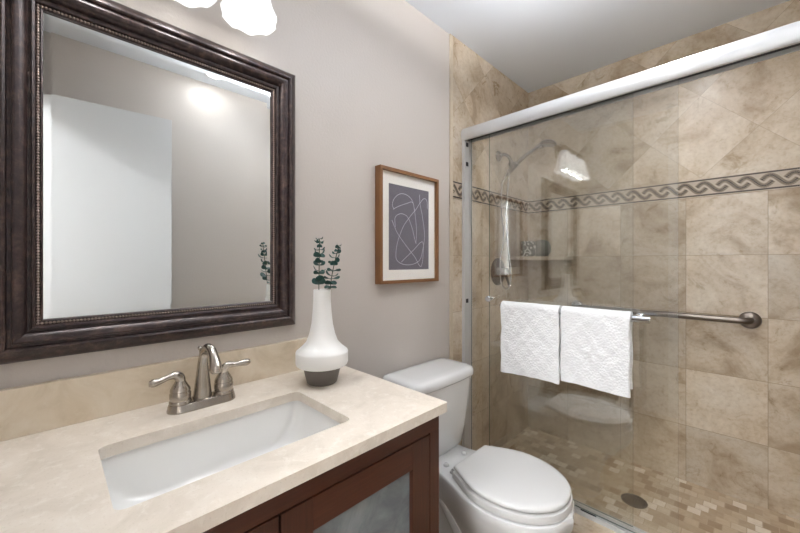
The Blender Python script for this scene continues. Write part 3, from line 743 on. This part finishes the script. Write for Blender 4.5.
for y in (0.075, 0.24, 0.405):
    s_ = obj('glass_shade', shade(y), M['shade'], sn, 50)
    obj('socket_cup', lathe(bmesh.new(), [(0.010, 0.035), (0.02, 0.028), (0.026, 0.01), (0.026, -0.004), (0.015, -0.004)], (SX, y, 2.063), (0, 0, 1), 24), M['bronze'], sn, 40)
    obj('bulb', lathe(bmesh.new(), [(0.011, 0.0), (0.012, -0.02), (0.022, -0.045), (0.027, -0.065), (0.024, -0.085), (0.012, -0.096), (0.0, -0.098)], (SX, y, 2.055), (0, 0, 1), 24), M['bulb'], s_, 60)
    area('bulb_light', (SX + 0.01, y, 1.915), (0, math.radians(-28), 0), 0.05, 0.05, SCONCE_W, WARM, 'DISK', 150)

# recessed ceiling lights; the shower one is added, out of view
for (x, y, lab) in ((1.30, 0.74, 'small round recessed ceiling light above the toilet area'), (0.9, 1.72, 'small round recessed ceiling light added above the shower')):
    cn = empty('ceiling_light', (x, y, H), lab, 'ceiling light', 'recessed ceiling lights')
    obj('trim_ring', lathe(bmesh.new(), [(0.056, 0.0), (0.068, 0.0), (0.068, -0.004), (0.058, -0.006), (0.054, -0.004)], (x, y, H), (0, 0, 1), 32, False, False), M['white'], cn, 40)
t = NT('frosted_bowl_glass'); tl_ = t.n('ShaderNodeBsdfTranslucent', i_0=(0.5, 0.5, 0.5, 1)); df_ = t.n('ShaderNodeBsdfDiffuse', i_0=(0.85, 0.85, 0.85, 1))
mx = t.n('ShaderNodeMixShader', i_0=0.5, i_1=tl_.outputs[0], i_2=df_.outputs[0]); t.t.links.new(mx.outputs[0], t.out.inputs[0]); t.t.nodes.remove(t.p)
BX, BYY, BD = 0.74, 1.04, 0.155  # bowl pendant added out of view to brighten ceiling and room
cn = empty('added_bowl_light', (BX, BYY, H), 'added semi-flush ceiling light with a frosted glass bowl, out of view in the bathroom', 'ceiling light')
obj('canopy', lathe(bmesh.new(), [(0.05, 0), (0.05, -0.008), (0.02, -0.02), (0.006, -0.03), (0.006, -0.125 - BD)], (BX, BYY, H), (0, 0, 1), 28), M['nickel'], cn, 40)
obj('glass_bowl', lathe(bmesh.new(), [(0.10, -0.065 - BD), (0.092, -0.09 - BD), (0.07, -0.112 - BD), (0.035, -0.124 - BD), (0.007, -0.127 - BD)], (BX, BYY, H), (0, 0, 1), 36, False, False), t.m, cn, 50)
l = bpy.data.lights.new('bowl_fill_lamp', 'POINT'); l.energy = BOWL_FILL_W; l.color = WARM; l.shadow_soft_size = 0.022
lo = bpy.data.objects.new('bowl_fill_lamp', l); C.objects.link(lo); lo.location = (BX + 0.04, BYY, H - 0.086 - BD)
cn = empty('added_hall_light', (0.95, -0.95, H), 'added round flush ceiling light in the unseen hall', 'ceiling light')  # fitting added to carry the hall fill lamp
obj('fitting', lathe(bmesh.new(), [(0.15, 0), (0.15, -0.035), (0.14, -0.045)], (0.95, -0.95, H), (0, 0, 1), 40), M['white'], cn, 40)

# ------------------------------------------------------------------ toilet
TY = 1.19
tl = empty('toilet', (0.35, TY, 0), 'white two-piece toilet with closed lid between the vanity and the shower', 'toilet')
def cr(xs, v):   # interpolation with smooth curve
    for i in range(len(xs) - 1):
        if v <= xs[i + 1][0] or i == len(xs) - 2:
            f = (v - xs[i][0]) / (xs[i + 1][0] - xs[i][0]); f = min(max(f, 0), 1)
            p0 = xs[max(i - 1, 0)][1]; p1 = xs[i][1]; p2 = xs[i + 1][1]; p3 = xs[min(i + 2, len(xs) - 1)][1]
            return 0.5 * (2 * p1 + (p2 - p0) * f + (2 * p0 - 5 * p1 + 4 * p2 - p3) * f * f + (3 * p1 - p0 - 3 * p2 + p3) * f ** 3)
def outline(xb, xf, ws, z, n=40, grow=0.0):
    """closed outline; xb..xf along x, half width from ws (fraction, half width)"""
    right = []
    for k in range(n + 1):
        th = math.pi * k / n; f = (1 - math.cos(th)) / 2
        x = xb + (xf - xb) * f; right.append((x, max(0.0, cr(ws, f))))
    pts = [Vector((x, TY + w_, z)) for x, w_ in right] + [Vector((x, TY - w_, z)) for x, w_ in right[-2:0:-1]]
    return pts
def egg(xb, xf, wb, wm, z, sh=0.0, n=26):
    """seat / lid outline with a straight back edge: half width wb at the back, wm at the widest, round front"""
    xm = xb + (xf - xb) * 0.46
    R = []
    for k in range(n + 1):      # back corner to widest
        f = k / n; R.append((xb + (xm - xb) * f, wb + (wm - wb) * math.sin(f * math.pi / 2) ** 1.1))
    for k in range(1, n + 1):
        a = math.pi / 2 * k / n; R.append((xm + (xf - xm) * math.sin(a), wm * math.cos(a) ** 0.92 if k < n else 0))
    if sh:
        cx = (xb + xf) / 2
        R = [(cx + (x - cx) * (1 - sh / ((xf - xb) / 2)), w_ * (1 - sh / wm) if w_ > 0 else 0) for x, w_ in R]
    P = [Vector((x, TY + w_, z)) for x, w_ in R] + [Vector((x, TY - w_, z)) for x, w_ in R[-2::-1]]
    return P
# bowl and pedestal in one body
W = lambda s, *w_: [(f, v * s) for f, v in w_]
rim_w = [(0, 0.088), (0.015, 0.102), (0.12, 0.108), (0.30, 0.112), (0.42, 0.135), (0.56, 0.168), (0.68, 0.180), (0.80, 0.168), (0.90, 0.134), (0.965, 0.082), (1, 0)]
def lvl(z, xb, xf, k, waist=1.0): 
    ws = [(f, v * k * (1 - (1 - waist) * math.sin(math.pi * min(1, max(0, (f - .1) / .8))))) for f, v in rim_w]
    return outline(xb, xf, ws, z)
rings = [lvl(0.0, 0.12, 0.565, 0.66, 1.0), lvl(0.02, 0.12, 0.56, 0.64, 1.0), lvl(0.10, 0.115, 0.56, 0.62, 0.92), lvl(0.18, 0.10, 0.585, 0.68, 0.92), lvl(0.25, 0.07, 0.655, 0.85, 0.96), lvl(0.30, 0.045, 0.690, 0.95), lvl(0.335, 0.031, 0.705, 1.0), lvl(0.350, 0.027, 0.708, 1.015), lvl(0.358, 0.026, 0.709, 1.02), lvl(0.370, 0.026, 0.709, 1.02), lvl(0.3775, 0.028, 0.706, 1.01), lvl(0.380, 0.034, 0.698, 0.98)]
obj('bowl', loft(bmesh.new(), rings), M['ceramic'], tl, 50)
for sg in (-1, 1):
    b = tube(bmesh.new(), [(0.16, TY + sg * 0.045, 0.30), (0.26, TY + sg * 0.062, 0.24), (0.34, TY + sg * 0.066, 0.14), (0.30, TY + sg * 0.062, 0.05), (0.22, TY + sg * 0.05, 0.02)], [0.03, 0.038, 0.04, 0.035, 0.025], 16, 6)
    obj('trapway', b, M['ceramic'], tl, 60)
SB = 0.318
def eg(z, sh=0.0): return egg(SB - 0.004, 0.697, 0.114, 0.177, z, sh)
def el(z, sh=0.0): return egg(SB - 0.002, 0.692, 0.108, 0.173, z, sh)
obj('seat', loft(bmesh.new(), [eg(0.3815, 0.006), eg(0.3845), eg(0.402), eg(0.4070, 0.002), eg(0.4092, 0.007), eg(0.4100, 0.016)]), M['seat'], tl, 40)
obj('lid', loft(bmesh.new(), [el(0.4105, 0.016), el(0.4135, 0.009), el(0.4155, 0.002), el(0.4175), el(0.4240), el(0.4285, 0.003), el(0.4310, 0.009), el(0.4325, 0.022), el(0.4335, 0.06)]), M['seat'], tl, 40)
for sg in (-1, 1):
    b = tube(bmesh.new(), [(0.303, TY + sg * 0.060, 0.397), (0.303, TY + sg * 0.095, 0.397)], 0.0085, 16)
    box(b, (0.285, TY + sg * 0.078 - 0.016, 0.3802), (0.312, TY + sg * 0.078 + 0.016, 0.392), 0.003)
    obj('hinge', b, M['seat'], tl, 50)
    obj('bolt_cap', lathe(bmesh.new(), [(0.011, 0), (0.011, 0.004), (0.008, 0.009), (0, 0.011)], (0.245, TY + sg * 0.062, 0.3797), (0, 0, 1), 18), M['ceramic'], tl, 50)
def trect(x0, x1, hw, r, z, bow=0.012, n=7):
    P = []
    for cx, cy, a0 in ((x1 - r, hw - r, 0), (x0 + r * 0.5, hw - r * 0.5, 90), (x0 + r * 0.5, -hw + r * 0.5, 180), (x1 - r, -hw + r, 270)):
        rr = r if a0 in (0, 270) else r * 0.5
        for k in range(n + 1):
            a = math.radians(a0 + 90 * k / n); P.append([cx + rr * math.cos(a), cy + rr * math.sin(a)])
    # extra points along the front so it can bow
    last = P[-1]; first = P[0]
    for k in range(1, 10): P.append([x1, last[1] + (first[1] - last[1]) * k / 10])
    out_ = []
    for x, y in P:
        f = max(0, (x - x0) / (x1 - x0)); out_.append(Vector((x + bow * f * (1 - (y / hw) ** 2), TY + y, z)))
    return out_
tank = [trect(0.03, 0.165, 0.135, 0.05, 0.380), trect(0.026, 0.180, 0.155, 0.05, 0.386), trect(0.024, 0.186, 0.164, 0.05, 0.40), trect(0.020, 0.192, 0.174, 0.045, 0.47), trect(0.018, 0.200, 0.186, 0.042, 0.58), trect(0.017, 0.204, 0.194, 0.040, 0.681)]
obj('tank', loft(bmesh.new(), tank), M['ceramic'], tl, 40)
lidr = [trect(0.014, 0.208, 0.198, 0.042, 0.6825), trect(0.012, 0.213, 0.205, 0.045, 0.684), trect(0.011, 0.216, 0.209, 0.046, 0.690), trect(0.011, 0.216, 0.209, 0.046, 0.706), trect(0.012, 0.213, 0.206, 0.045, 0.716), trect(0.016, 0.207, 0.199, 0.042, 0.7225), trect(0.026, 0.194, 0.186, 0.036, 0.7262), trect(0.05, 0.165, 0.155, 0.03, 0.7275)]
obj('tank_lid', loft(bmesh.new(), lidr), M['ceramic'], tl, 50)
b = lathe(bmesh.new(), [(0.012, 0), (0.012, 0.008), (0.008, 0.012)], (0.203, 1.045, 0.64), (1, 0, 0), 18)
tube(b, [(0.216, 1.045, 0.64), (0.222, 1.07, 0.637), (0.222, 1.11, 0.63)], [0.006, 0.006, 0.008], 12, 3)
obj('flush_lever', b, M['chrome'], tl, 50)
